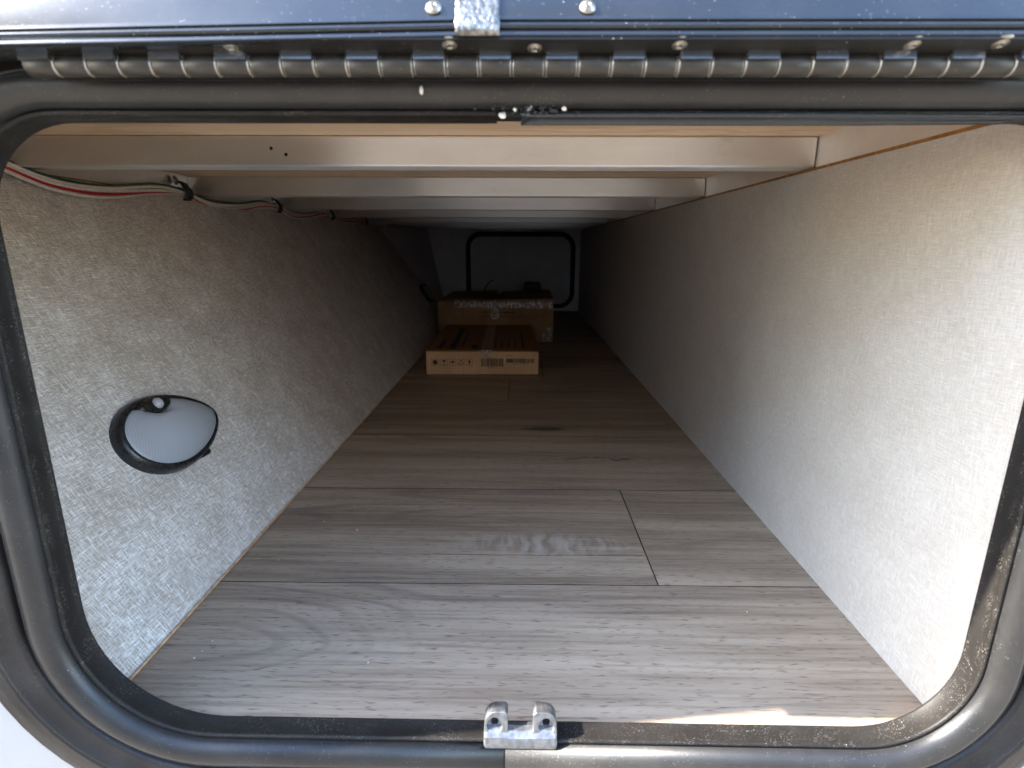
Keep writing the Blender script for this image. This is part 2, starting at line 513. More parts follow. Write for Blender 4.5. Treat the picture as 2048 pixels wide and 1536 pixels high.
def smooth_path(pts, n=8):
    pts = [Vector(p) for p in pts]
    P = [pts[0]*2-pts[1]] + pts + [pts[-1]*2-pts[-2]]
    out = []
    for i in range(1, len(P)-2):
        for k in range(n):
            t = k/n
            a, b, c, d = P[i-1], P[i], P[i+1], P[i+2]
            out.append(0.5*((2*b) + (c-a)*t + (2*a-5*b+4*c-d)*t*t + (3*b-a-3*c+d)*t**3))
    out.append(pts[-1])
    return out
def lathe(bm, prof, n=16, mtx=None):
    # prof: (radius, height) list round local z
    rings = []
    for r, h in prof:
        if r < 1e-6:
            rings.append([bm.verts.new((0, 0, h))])
        else:
            rings.append([bm.verts.new((r*math.cos(2*math.pi*k/n), r*math.sin(2*math.pi*k/n), h)) for k in range(n)])
    for a, b in zip(rings, rings[1:]):
        for k in range(n):
            if len(a) == 1 and len(b) == 1: continue
            if len(a) == 1: bm.faces.new((a[0], b[k], b[(k+1) % n]))
            elif len(b) == 1: bm.faces.new((a[k], a[(k+1) % n], b[0]))
            else: bm.faces.new((a[k], a[(k+1) % n], b[(k+1) % n], b[k]))
    if mtx is not None:
        bmesh.ops.transform(bm, matrix=mtx, verts=bm.verts)
def rounded_loop(x0, x1, z0, z1, rbl, rbr, rtr, rtl, seg=14):
    # counter-clockwise from the bottom centre: (point, outward normal)
    out = [(((x0+x1)/2, z0), (0, -1))]
    for cx, cz, r, a0 in ((x1-rbr, z0+rbr, rbr, -90), (x1-rtr, z1-rtr, rtr, 0), (x0+rtl, z1-rtl, rtl, 90), (x0+rbl, z0+rbl, rbl, 180)):
        for k in range(seg+1):
            a = R(a0 + 90*k/seg)
            n = (math.cos(a), math.sin(a))
            out.append(((cx+n[0]*r, cz+n[1]*r), n))
    return out
def sweep(bm, loop, prof, closed=True, caps=True):
    # prof: list of (outward offset, y)
    rings = [[bm.verts.new((p[0]+n[0]*o, y, p[1]+n[1]*o)) for o, y in prof] for p, n in loop]
    m = len(rings)
    for i in range(m if closed else m-1):
        a, b = rings[i], rings[(i+1) % m]
        for k in range(len(prof)-1):
            bm.faces.new((a[k], b[k], b[k+1], a[k+1]))
    if not closed and caps:
        for rg, rev in ((rings[0], False), (rings[-1], True)):
            try: bm.faces.new(rg if rev else rg[::-1])
            except Exception: pass
    bmesh.ops.recalc_face_normals(bm, faces=bm.faces)

# room numbers (metres): floor at z 0, depth along +y
FX0, FX1 = -0.2973, 0.3003
RY0, RY1 = 0.313, 2.84
BEAM_Z0, BEAM_Z1 = 0.4040, 0.4345
LT = Vector((-0.541, 0, 0.4005))       # top of the leaning wall
LB = Vector((FX0, 0, 0.0))
LEAN = (LT-LB).normalized()
LLEN = (LT-LB).length
LN = Vector((LEAN.z, 0, -LEAN.x))      # points into the room
def lw(y, t, off=0.0):
    return LB + Vector((0, y, 0)) + LEAN*t + LN*off

# ------------------------------------------------------------------ ground and outside skin
bm = bmesh.new()
box(bm, -60, 60, -60, 60, -0.80, -0.62)
bmesh.ops.recalc_face_normals(bm, faces=bm.faces)
tag(link('ground', bm, M['ground']), kind='structure')

OX0, OX1, OZ0, OZ1 = -0.2880, 0.2925, 0.0062, 0.3872
LOOP = rounded_loop(OX0, OX1, OZ0, OZ1, 0.086, 0.063, 0.042, 0.052)

WX0, WX1, WZ0, WZ1 = -1.6, 1.6, -0.30, 1.75
wall = empty('trailer_wall', (0, 0.32, -0.30), 'glossy white trailer side skin around the black hatch frame', 'wall')
bm = bmesh.new()
inner = [((p[0]+n[0]*0.040), (p[1]+n[1]*0.040)) for p, n in LOOP]
def to_rect(x, z):
    cx, cz = 0.0, 0.2
    dx, dz = x-cx, z-cz
    s = min((WX1-cx)/dx if dx > 1e-9 else 1e9, (WX0-cx)/dx if dx < -1e-9 else 1e9,
            (WZ1-cz)/dz if dz > 1e-9 else 1e9, (WZ0-cz)/dz if dz < -1e-9 else 1e9)
    return cx+dx*s, cz+dz*s
for y in (0.304, 0.332):
    a = [bm.verts.new((x, y, z)) for x, z in inner]
    b = [bm.verts.new((to_rect(x, z)[0], y, to_rect(x, z)[1])) for x, z in inner]
    for i in range(len(a)):
        j = (i+1) % len(a)
        bm.faces.new((a[i], a[j], b[j], b[i]))
link('skin', bm, M['white']).parent = wall
wall.children[0].matrix_parent_inverse = wall.matrix_basis.inverted()

def adopt(o, parent):
    o.parent = parent
    o.matrix_parent_inverse = parent.matrix_basis.inverted()
    return o

# fascia of the retracted slide-out room, left of the hatch and out of the picture: shades the left of the frame
so = empty('slide_out', (-1.1, 0.23, -0.28), 'white retracted slide-out room with raised edge trim left of the hatch', 'slide-out')
adopt(boxo('fascia', -1.55, -0.6172, 0.236, 0.3038, -0.28, 1.72, M['white'], bevel=0.004), so)
adopt(boxo('edge_trim', -0.617, -0.600, 0.230, 0.3038, -0.28, 1.72, M['flange'], bevel=0.003), so)

# unseen trailer-shaped blocker added behind the camera to hide low sky from the compartment
nt = empty('added_sky_blocker', (0, -3.4, -0.62), 'off-white trailer-shaped blocker added unseen behind the camera to hide low sky', 'trailer')
adopt(boxo('body', -5.0, 4.2, -5.8, -3.40, -0.22, 2.55, M['blocker_skin'], bevel=0.08, seg=3), nt)
for x0, x1, z0, z1 in ((-3.6, -2.4, 1.1, 1.8), (-0.9, 0.5, 1.1, 1.8), (2.3, 3.2, 1.1, 1.8)):
    adopt(boxo('window', x0, x1, -3.398, -3.38, z0, z1, M['lampb'], bevel=0.008), nt)
adopt(boxo('skirt', -4.9, 4.1, -3.398, -3.385, -0.20, 0.30, M['flange'], bevel=0.006), nt)
for wx in (-0.5, 0.4):
    bm = bmesh.new()
    lathe(bm, [(0.0, 0.0), (0.16, 0.0), (0.17, 0.02), (0.30, 0.02), (0.34, -0.02), (0.34, -0.18), (0.0, -0.18)], 28, Matrix.Translation((wx, -3.42, -0.28)) @ Matrix.Rotation(R(-90), 4, 'X'))
    adopt(link('wheel', bm, M['rubber'], smooth=True), nt)

# ------------------------------------------------------------------ floor
fl = boxo('floor', -0.601, FX1+0.02, RY0-0.004, RY1, -0.03, -0.0022, M['sub'])
tag(fl, kind='structure')
edges = [RY0-0.003, 0.4780]
while edges[-1] < RY1-0.02:
    edges.append(min(edges[-1]+0.2185, RY1))
joints = {1: [0.1385], 4: [-0.0255], 0: [], 2: [], 3: []}
def plank(x0, x1, y0, y1):
    g = 0.00035
    ch = 0.00035
    sh = 0.006
    bm = bmesh.new()
    def P(x, y, z): return bm.verts.new((x, y + sh*x, z))
    a = [P(x, y, -0.0021) for x, y in ((x0+g, y0+g), (x1-g, y0+g), (x1-g, y1-g), (x0+g, y1-g))]
    b = [P(x, y, -ch) for x, y in ((x0+g, y0+g), (x1-g, y0+g), (x1-g, y1-g), (x0+g, y1-g))]
    c = [P(x, y, 0.0) for x, y in ((x0+g+ch, y0+g+ch), (x1-g-ch, y0+g+ch), (x1-g-ch, y1-g-ch), (x0+g+ch, y1-g-ch))]
    bm.faces.new(c)
    for i in range(4):
        j = (i+1) % 4
        bm.faces.new((a[i], a[j], b[j], b[i])); bm.faces.new((b[i], b[j], c[j], c[i]))
    bmesh.ops.recalc_face_normals(bm, faces=bm.faces)
    for f in bm.faces:
        f.material_index = 0 if abs(f.calc_center_median().z) < 1e-6 else 1
    return link('plank', bm, [M['floor'], M['sub']], fl)
for i in range(len(edges)-1):
    js = joints.get(i, [random.uniform(-0.2, 0.2)] if i % 2 else [])
    xs = [FX0-0.004] + js + [FX1+0.004]
    for a, b in zip(xs, xs[1:]):
        plank(a, b, edges[i], edges[i+1])

# ------------------------------------------------------------------ walls
def wall_panel(name, pts, uvs, mat, thick, parent=None):
    bm = bmesh.new()
    f = quad_uv(bm, pts, uvs)
    n = (Vector(pts[1])-Vector(pts[0])).cross(Vector(pts[3])-Vector(pts[0])).normalized()
    r = bmesh.ops.extrude_face_region(bm, geom=[f])
    vs = [v for v in r['geom'] if isinstance(v, bmesh.types.BMVert)]
    for v in vs: v.co -= n*thick
    bmesh.ops.recalc_face_normals(bm, faces=bm.faces)
    return link(name, bm, mat, parent)
# right wall (plumb), front face x = FX1
RW_TOP = 0.4005
wr = wall_panel('right_wall', [(FX1, RY0, -0.002), (FX1, RY0, RW_TOP), (FX1, RY1, RW_TOP), (FX1, RY1, -0.002)],
                [(RY0, 0), (RY0, RW_TOP), (RY1, RW_TOP), (RY1, 0)], M['linen_right'], -0.003)
tag(wr, kind='structure')
boxo('panel_edge', FX1-0.0006, FX1+0.003, RY0, RY1-0.001, RW_TOP+0.0002, RW_TOP+0.0034, M['mdf'], wr)
# glue smears on the right wall
bm = bmesh.new()
def hitx(y, z, s):
    n = 7
    s *= 1.7
    pts = [(FX1-0.0004, y+math.cos(2*math.pi*k/n)*s*random.uniform(0.5, 1.2), z+math.sin(2*math.pi*k/n)*s*random.uniform(0.7, 2.2)) for k in range(n)]
    bm.faces.new([bm.verts.new(p) for p in pts])
for y, z, s in ((0.6295, 0.247, 0.0006), (0.6293, 0.231, 0.0008), (0.6305, 0.238, 0.0008), (0.6308, 0.2335, 0.0007), (0.628, 0.214, 0.0006),
                (0.6285, 0.205, 0.0005), (0.626, 0.196, 0.0013), (0.6235, 0.1945, 0.0012), (0.6215, 0.193, 0.0009), (0.6148, 0.1965, 0.0008)):
    hitx(y, z, s)
link('glue_smear', bm, M['glue'], wr)
# leaning left wall
wl = wall_panel('left_wall', [lw(2.293, 0.0), lw(2.125, LLEN), lw(RY0, LLEN), lw(RY0, 0.0)],
                [(2.293, 0), (2.125, LLEN), (RY0, LLEN), (RY0, 0)], M['linen_left'], 0.003)
tag(wl, kind='structure')
bm = bmesh.new()
ey = [RY0+0.001, 2.29]
pts = []
for y in ey:
    for o, t in ((0.0003, 0.0002), (0.0022, 0.0002), (0.0022, 0.0020), (0.0003, 0.0012)):
        pts.append(bm.verts.new(lw(y, t, o)))
for i in range(4):
    j = (i+1) % 4
    bm.faces.new((pts[i], pts[j], pts[4+j], pts[4+i]))
bm.faces.new(pts[:4]); bm.faces.new(pts[4:][::-1])
bmesh.ops.recalc_face_normals(bm, faces=bm.faces)
link('panel_edge', bm, M['mdf_pale'], wl)
boxo('top_edge', LT.x-0.0035, LT.x+0.0002, RY0, 2.12, LT.z+0.0002, LT.z+0.0014, M['mdf'], wl)
# the second, steeper panel behind it
bm = bmesh.new()
c0, c1 = lw(2.293, 0.0, -0.002), lw(2.125, LLEN, -0.002)
d0, d1 = Vector((-0.385, RY1, -0.002)), Vector((-0.468, RY1, 0.405))
quad_uv(bm, [d0, d1, c1, c0], [(2.84, 0), (2.84, 0.4), (2.125, LLEN), (2.293, 0)])
tag(link('rear_left_wall', bm, M['backw']), kind='structure')
# rail above the leaning wall
rl = boxo('left_rail', -0.575, -0.5530, RY0, RY1, 0.385, BEAM_Z1, M['rail'])
tag(rl, kind='structure')
rr = boxo('right_rail', FX1+0.0012, FX1+0.03, RY0, RY1, 0.36, BEAM_Z1, M['rail'])
tag(rr, kind='structure')
boxo('backing', -0.612, -0.602, RY0, RY1, -0.04, 0.45, M['ply'], rl)
bk = boxo('back_wall', -0.60, 0.34, RY1, RY1+0.02, -0.03, 0.46, M['backw'])
tag(bk, kind='structure')
# floor strip behind the second panel and ceiling
ce = boxo('ceiling', -0.60, 0.34, RY0, RY1, BEAM_Z1, BEAM_Z1+0.012, M['ply'])
tag(ce, kind='structure')
fw = bmesh.new()   # inside face of the front wall, around the frame
a = [fw.verts.new((p[0]+n[0]*0.002, 0.3122, p[1]+n[1]*0.002)) for p, n in LOOP]
b = []
for p, n in LOOP:
    x, z = p[0]+n[0]*0.002, p[1]+n[1]*0.002
    cx, cz = 0.0, 0.2
    dx, dz = x-cx, z-cz
    s = min((0.34-cx)/dx if dx > 1e-9 else 1e9, (-0.60-cx)/dx if dx < -1e-9 else 1e9, (0.45-cz)/dz if dz > 1e-9 else 1e9, (-0.03-cz)/dz if dz < -1e-9 else 1e9)
    b.append(fw.verts.new((cx+dx*s, 0.3122, cz+dz*s)))
for i in range(len(a)):
    j = (i+1) % len(a)
    fw.faces.new((a[i], a[j], b[j], b[i]))
tag(link('front_wall_inside', fw, M['ply']), kind='structure')

# ------------------------------------------------------------------ ceiling beams
beam_labels = ['nearest aluminium ceiling beam, with two small drilled holes, just inside the hatch',
               'second aluminium ceiling beam from the hatch, starting at the screwed cable clamp',
               'third aluminium ceiling beam from the hatch', 'fourth aluminium ceiling beam from the hatch',
               'fifth aluminium ceiling beam from the hatch, in half shade', 'sixth aluminium ceiling beam from the hatch, deep in the shade',
               'last aluminium ceiling beam, beside the back wall']
BY = [0.6045 + 0.3487*i for i in range(7)]
for i, y in enumerate(BY):
    e = empty('ceiling_beam', (0, y, BEAM_Z0), beam_labels[i], 'beam', 'aluminium beams across the ceiling')
    bm = bmesh.new()
    vs = box(bm, -0.5525, FX1+0.0004, 0, 0.030, 0, BEAM_Z1-BEAM_Z0-0.0004)
    for v in vs: v.co.y += -0.004*v.co.x*0.0
    bmesh.ops.recalc_face_normals(bm, faces=bm.faces)
    link('tube', bm, M['alu'], e, bevel=0.0020, seg=3)
    if i == 0:
        for hx, hz in ((-0.2590, 0.0176), (-0.2440, 0.0117)):
            bm = bmesh.new()
            lathe(bm, [(0.0, 0.0002), (0.0017, 0.0002), (0.0019, -0.0003)], 14, Matrix.Rotation(R(90), 4, 'X'))
            h = link('drill_hole', bm, M['hole'], e)
            h.location = (hx, 0.0, hz)
# ------------------------------------------------------------------ back hatch
bh = empty('rear_hatch', (0, RY1, 0.02), 'dark closed hatch door with black rounded seal in the back wall', 'hatch door')
L2 = rounded_loop(-0.2545, 0.2500, 0.0375, 0.3700, 0.055, 0.055, 0.055, 0.055, 10)
bm = bmesh.new()
sweep(bm, L2, [(0.0, -0.001), (0.002, -0.012), (0.012, -0.018), (0.022, -0.012), (0.024, -0.001)])
o = link('seal', bm, M['rubber'], smooth=True); o.location.y = RY1; adopt(o, bh)
bm = bmesh.new()
bm.faces.new([bm.verts.new((p[0]+n[0]*0.001, 0, p[1]+n[1]*0.001)) for p, n in L2][::-1])
o = link('panel', bm, M['backd']); o.location.y = RY1-0.0025; adopt(o, bh)

# ------------------------------------------------------------------ hatch frame round the opening
hf = empty('hatch_frame', (0, 0.30, OZ0), 'dusty black hatch frame with rounded corners round the storage opening', 'hatch frame')
# closed loop that starts at top centre for the lip
def loop_from_top(gx0, gx1):
    n = len(LOOP)
    top = [i for i in range(n) if LOOP[i][0][1] > OZ1-1e-6 and LOOP[i][1][1] > 0.999]
    left_i = [i for i in top if LOOP[i][0][0] < 0][0]
    seq = LOOP[left_i:] + LOOP[1:left_i] if False else LOOP[left_i:] + LOOP[:left_i]
    return [((gx0, OZ1), (0, 1))] + seq + [((gx1, OZ1), (0, 1))]
lip_prof = [(0.0145, 0.3115), (0.0, 0.3112), (-0.0004, 0.3105), (0.0, 0.3098), (0.0006, 0.2985), (0.0003, 0.2972), (0.0010, 0.2962), (0.0022, 0.2958),
            (0.0030, 0.2966), (0.0034, 0.3000), (0.0040, 0.3040)]
bm = bmesh.new()
sweep(bm, loop_from_top(-0.0130, 0.0015), lip_prof, closed=False, caps=False)
adopt(link('inner_lip', bm, M['lip'], smooth=True), hf)
# raised doubler of the lip on the right half of the head, and the backing seen in the joint
bm = bmesh.new()
vsx = [-0.0005 + (OX1-0.046+0.0005)*k/24 for k in range(25)]
rp = [(0.3118, OZ1-0.0010), (0.3120, OZ1-0.0004), (0.2965, OZ1-0.0004), (0.2955, OZ1+0.0015), (0.2990, OZ1+0.0040)]
rings = []
for x in vsx:
    fade = max(0.0, 1.0 - max(0.0, (x-0.16)/(OX1-0.046-0.16)))
    rings.append([bm.verts.new((x, y, OZ1 + (z-OZ1)*(0.25+0.75*fade) )) for y, z in rp])
for a, b in zip(rings, rings[1:]):
    for k in range(len(rp)-1):
        bm.faces.new((a[k], a[k+1], b[k+1], b[k]))
bm.faces.new(rings[0])
bmesh.ops.recalc_face_normals(bm, faces=bm.faces)
adopt(link('head_trim', bm, M['doorf'], smooth=True), hf)
adopt(boxo('joint_backing', -0.020, 0.006, 0.2995, 0.3105, OZ1+0.0006, OZ1+0.0040, M['flange']), hf)
# bulb seal, split at the bottom left of the striker
SEAL_SPLIT = -0.0085
bc, br = 0.0125, 0.0092
prof = [(bc-br-0.0005, 0.3030)]
for k in range(17):
    a = math.pi*k/16
    prof.append((bc - br*math.cos(a), 0.2965 - br*1.02*math.sin(a)))
prof.append((bc+br+0.0004, 0.3030))
prof.insert(13, (bc + br*0.62, 0.2889))
bm = bmesh.new()
seq = [((SEAL_SPLIT+0.0007, OZ0), (0, -1))] + LOOP[1:] + [((SEAL_SPLIT-0.0002, OZ0), (0, -1))]
sweep(bm, seq, [(bc - br*math.cos(math.pi*k/18)*(1.0), 0.2965 - br*(1.0+0.05*math.sin(4*math.pi*k/18)*0.5)*math.sin(math.pi*k/18)) for k in range(19)] , closed=False)
adopt(link('bulb_seal', bm, M['seal'], smooth=True), hf)
# thin ridge that runs along the outer shoulder of the seal
bm = bmesh.new()
sweep(bm, seq, [(bc+br*0.70, 0.2905), (bc+br*0.76, 0.2893), (bc+br*0.84, 0.2899), (bc+br*0.90, 0.2935)], closed=False)
adopt(link('seal_ridge', bm, M['seal'], smooth=True), hf)
# outer flange with its two ridges
bm = bmesh.new()
fp = [(0.0030, 0.3045), (0.0205, 0.3050), (0.0215, 0.3110), (0.0310, 0.3110), (0.0318, 0.2990), (0.0328, 0.2966), (0.0350, 0.2954), (0.0470, 0.2950),
      (0.0480, 0.2936), (0.0490, 0.2932), (0.0500, 0.2936), (0.0508, 0.2949), (0.0518, 0.2937), (0.0528, 0.2933), (0.0538, 0.2938), (0.0548, 0.2952),
      (0.0640, 0.2954), (0.0700, 0.2968), (0.0735, 0.2992), (0.0750, 0.3018), (0.0754, 0.3038)]
sweep(bm, LOOP, fp)
adopt(link('outer_flange', bm, M['flange'], smooth=True), hf)
# white sealant dabs and debris at the head joint
def dab(x, y, z, sx, sy, sz, name='sealant_dab', mat='sealant', par=None):
    bm = bmesh.new()
    bmesh.ops.create_icosphere(bm, subdivisions=2, radius=1.0)
    for v in bm.verts:
        k = 1 + random.uniform(-0.22, 0.22)
        v.co = Vector((x + v.co.x*sx*k, y + v.co.y*sy*k, z + v.co.z*sz*k))
    return adopt(link(name, bm, M[mat], smooth=True), par or hf)
dab(-0.0098, 0.2965, OZ1+0.0006, 0.0019, 0.001, 0.0016)
dab(-0.0035, 0.2945, OZ1+0.0028, 0.0008, 0.001, 0.0009)
dab(0.0030, 0.2940, OZ1+0.0030, 0.0014, 0.001, 0.0009)
dab(0.0045, 0.2935, OZ1+0.0045, 0.0006, 0.0008, 0.0011)
dab(0.0205, 0.2935, OZ1+0.0030, 0.0012, 0.001, 0.0010)
dab(-0.0480, 0.2868, OZ1+0.0095, 0.0009, 0.0006, 0.0022)
bm = bmesh.new()
for k in range(46):
    x = random.gauss(0.004, 0.010); z = OZ1 + random.uniform(0.0005, 0.0052); s = random.uniform(0.0002, 0.0008)
    b2 = box(bm, x-s, x+s, 0.2920, 0.2935, z-s, z+s)
bmesh.ops.recalc_face_normals(bm, faces=bm.faces)
o = adopt(link('joint_crumbs', bm, M['blackplastic']), hf); o['kind'] = 'stuff'

# ------------------------------------------------------------------ latch striker on the sill
st = empty('latch_striker', (0.0022, 0.298, OZ0), 'cast grey metal latch striker with two eared screw holes on the sill', 'latch striker')
S0 = Vector((0.0022, 0.0, OZ0))
bm = bmesh.new()
# side profile in (y, z) swept over x with ears; built from cross-section columns
def striker_body():
    bm = bmesh.new()
    half = 0.0243
    prof = [(0.3045, 0.0004), (0.3045, 0.0070), (0.3005, 0.0079), (0.2968, 0.0068), (0.2938, 0.0036), (0.2922, -0.0012), (0.2920, -0.0034), (0.2934, -0.0040), (0.2952, -0.0036), (0.2956, 0.0004)]
    xs = [-half, -half+0.0012, -0.012, -0.004, 0.004, 0.012, half-0.0012, half]
    rings = []
    for i, x in enumerate(xs):
        e = 0.0011 if i in (0, len(xs)-1) else 0.0
        cy = sum(p[0] for p in prof)/len(prof); cz = sum(p[1] for p in prof)/len(prof)
        dip = 0.0007 if i in (3, 4) else 0.0
        rings.append([bm.verts.new((x, y + (e if y < cy else -e), z + (e if z < cz else -e) - (dip if z > 0.003 else 0))) for y, z in prof])
    for a, b in zip(rings, rings[1:]):
        for k in range(len(prof)):
            j = (k+1) % len(prof)
            bm.faces.new((a[k], a[j], b[j], b[k]))
    bm.faces.new(rings[0][::-1]); bm.faces.new(rings[-1])
    bmesh.ops.recalc_face_normals(bm, faces=bm.faces)
    return bm
o = link('body', striker_body(), M['zinc'], smooth=False, bevel=0.0007, seg=2)
o.location = S0; adopt(o, st)
for sgn in (-1, 1):
    # an ear: a plate with a rounded outer top corner and a counterbored screw hole leaning back over the sill
    bm = bmesh.new()
    w0, w1 = 0.0084*sgn, 0.0240*sgn
    out = []
    zb, zt = 0.0, 0.0183
    rc = 0.0075
    out.append((w0, zb)); out.append((w0, zt-0.0008)); out.append((w0+0.0008*sgn, zt))
    for k in range(9):
        a = R(90 - 90*k/8)
        out.append((w1 - sgn*rc + sgn*rc*math.cos(a), zt - rc + rc*math.sin(a)))
    out.append((w1, zb))
    hc = ((w0+w1)/2 + 0.0010*sgn, 0.0096)
    n = 28
    def ring(r, y, sx=1.0):
        return [bm.verts.new((hc[0] + r*math.cos(2*math.pi*k/n), y, hc[1] + r*sx*math.sin(2*math.pi*k/n))) for k in range(n)]
    yf, yb = 0.2942, 0.3035
    # outline resampled by angle around hole centre
    def outline_pt(a):
        best = None
        d = Vector((math.cos(a), math.sin(a)))
        m = len(out)
        for i in range(m):
            p, q = Vector(out[i]), Vector(out[(i+1) % m])
            e = q-p
            den = d.x*e.y - d.y*e.x
            if abs(den) < 1e-12: continue
            r0 = p - Vector(hc)
            t = (r0.x*e.y - r0.y*e.x)/den
            s = (r0.x*d.y - r0.y*d.x)/den
            if t > 0 and -1e-6 <= s <= 1+1e-6:
                if best is None or t < best: best = t
        return Vector(hc) + d*(best or 0.005)
    op = [outline_pt(2*math.pi*k/n) for k in range(n)]
    lean = lambda z: 0.30*z
    of = [bm.verts.new((p.x, yf + lean(p.y), p.y)) for p in op]
    ob = [bm.verts.new((p.x, yb + lean(p.y), p.y)) for p in op]
    def lring(r, y):
        vs = []
        for k in range(n):
            z = hc[1] + r*math.sin(2*math.pi*k/n)
            vs.append(bm.verts.new((hc[0] + r*math.cos(2*math.pi*k/n), y + lean(z), z)))
        return vs
    r1 = lring(0.0051, yf); r2 = lring(0.0049, yf+0.0035); r3 = lring(0.0025, yf+0.0037); r4 = lring(0.0024, yb)
    for a, b in ((of, r1), (r1, r2), (r2, r3), (r3, r4), (r4, ob), (ob, of)):
        for k in range(n):
            j = (k+1) % n
            bm.faces.new((a[k], a[j], b[j], b[k]))
    bmesh.ops.recalc_face_normals(bm, faces=bm.faces)
    o = link('ear', bm, M['zinc'], bevel=0.0004, seg=2)
    o.location = S0; adopt(o, st)
    bm = bmesh.new()
    lathe(bm, [(0.0, 0.0), (0.00245, 0.0)], 18, Matrix.Translation((hc[0], yf+0.0052+lean(hc[1]), hc[1])) @ Matrix.Rotation(R(90), 4, 'X'))
    o = link('screw_hole', bm, M['hole']); o.location = S0; adopt(o, st)

# ------------------------------------------------------------------ piano hinge
PH = empty('piano_hinge', (0, 0.272, 0.402), 'black piano hinge with worn knuckle edges along the top of the opening', 'hinge')
HY, HZ, HR = 0.2715, 0.4028, 0.0047
pitch = 0.01452
x = -0.2222
N = 31
for side in (0, 1):
    bm = bmesh.new()
    L = pitch - 0.00055
    n = 20
    # knuckle: rolled tube with chamfered bright ends
    secs = [(0.0, HR-0.0006), (0.0005, HR), (L-0.0005, HR), (L, HR-0.0006)]
    rings = [[bm.verts.new((sx, r*math.cos(2*math.pi*k/n), r*math.sin(2*math.pi*k/n))) for k in range(n)] for sx, r in secs]
    for i, (a, b) in enumerate(zip(rings, rings[1:])):
        for k in range(n):
            f = bm.faces.new((a[k], a[(k+1) % n], b[(k+1) % n], b[k]))
            f.material_index = 0 if i == 1 else 1
            f.smooth = True
    for rg, rev in ((rings[0], True), (rings[-1], False)):
        f = bm.faces.new(rg[::-1] if rev else rg)
        f.material_index = 1
    if side == 0:
        # strap that leaves the barrel tangentially for the door leaf: a flat shoulder that mirrors the sky
        a = [bm.verts.new(p) for p in ((0.0002, -0.0066, 0.0010), (L-0.0002, -0.0066, 0.0010), (L-0.0002, -0.0058, 0.0050), (0.0002, -0.0058, 0.0050))]
        b = [bm.verts.new((v.co.x, v.co.y+0.003, v.co.z-0.0004)) for v in a]
        fs = [bm.faces.new(a), bm.faces.new(b[::-1])]
        for i in range(4):
            fs.append(bm.faces.new((a[i], b[i], b[(i+1) % 4], a[(i+1) % 4])))
        for f in fs: f.material_index = 2
    bmesh.ops.recalc_face_normals(bm, faces=bm.faces)
    proto = link('knuckle', bm, [M['hinge'], M['worn'], M['strap']])
    for k in range(side, N, 2):
        o = proto if k == side else proto.copy()
        if k != side: COL.objects.link(o)
        o.location = (x + k*pitch, HY, HZ)
        adopt(o, PH)
LF0 = Vector((0, 0.2700, 0.4072)); LF1 = Vector((0, 0.2588, 0.4102))
bm = bmesh.new()
lx0, lx1 = -0.2222, -0.2222 + N*pitch
d = (LF1-LF0); nrm = Vector((0, -d.z, d.y)).normalized()
vs = [bm.verts.new((xx, p.y, p.z)) for p in (LF0, LF1, LF1 - nrm*-0.0012, LF0 - nrm*-0.0012) for xx in (lx0, lx1)]
for q in ((0, 1, 3, 2), (2, 3, 5, 4), (4, 5, 7, 6), (6, 7, 1, 0), (0, 2, 4, 6), (1, 7, 5, 3)):
    bm.faces.new([vs[i] for i in q])
bmesh.ops.recalc_face_normals(bm, faces=bm.faces)
adopt(link('leaf', bm, M['leaf']), PH)
# fixed leaf behind the barrel
adopt(boxo('fixed_leaf', lx0, lx1, 0.2768, 0.2782, 0.3985, 0.4120, M['leaf']), PH)
down = Vector((0, 0, 0))
nl = d.normalized().cross(Vector((1, 0, 0))).normalized()
if nl.z > 0: nl = -nl
rv = None
for i, (rx, s) in enumerate(((-0.2205, 0.85), (-0.1915, 0.85), (-0.1262, 0.42), (-0.0312, 0.34), (0.0052, 0.52), (0.0668, 0.36), (0.1648, 0.36), (0.2010, 0.30))):
    bm = bmesh.new()
    lathe(bm, [(0.0, 0.0018), (0.0014, 0.0018), (0.0017, 0.0014), (0.0032, 0.0012), (0.0042, 0.0006), (0.0045, 0.0)], 20)
    o = link('rivet', bm, M['rivet'], smooth=True)
    o.rotation_euler = nl.to_track_quat('Z', 'Y').to_euler()
    pnt = LF0.lerp(LF1, 1-s)
    o.location = (rx, pnt.y, pnt.z)
    adopt(o, PH)

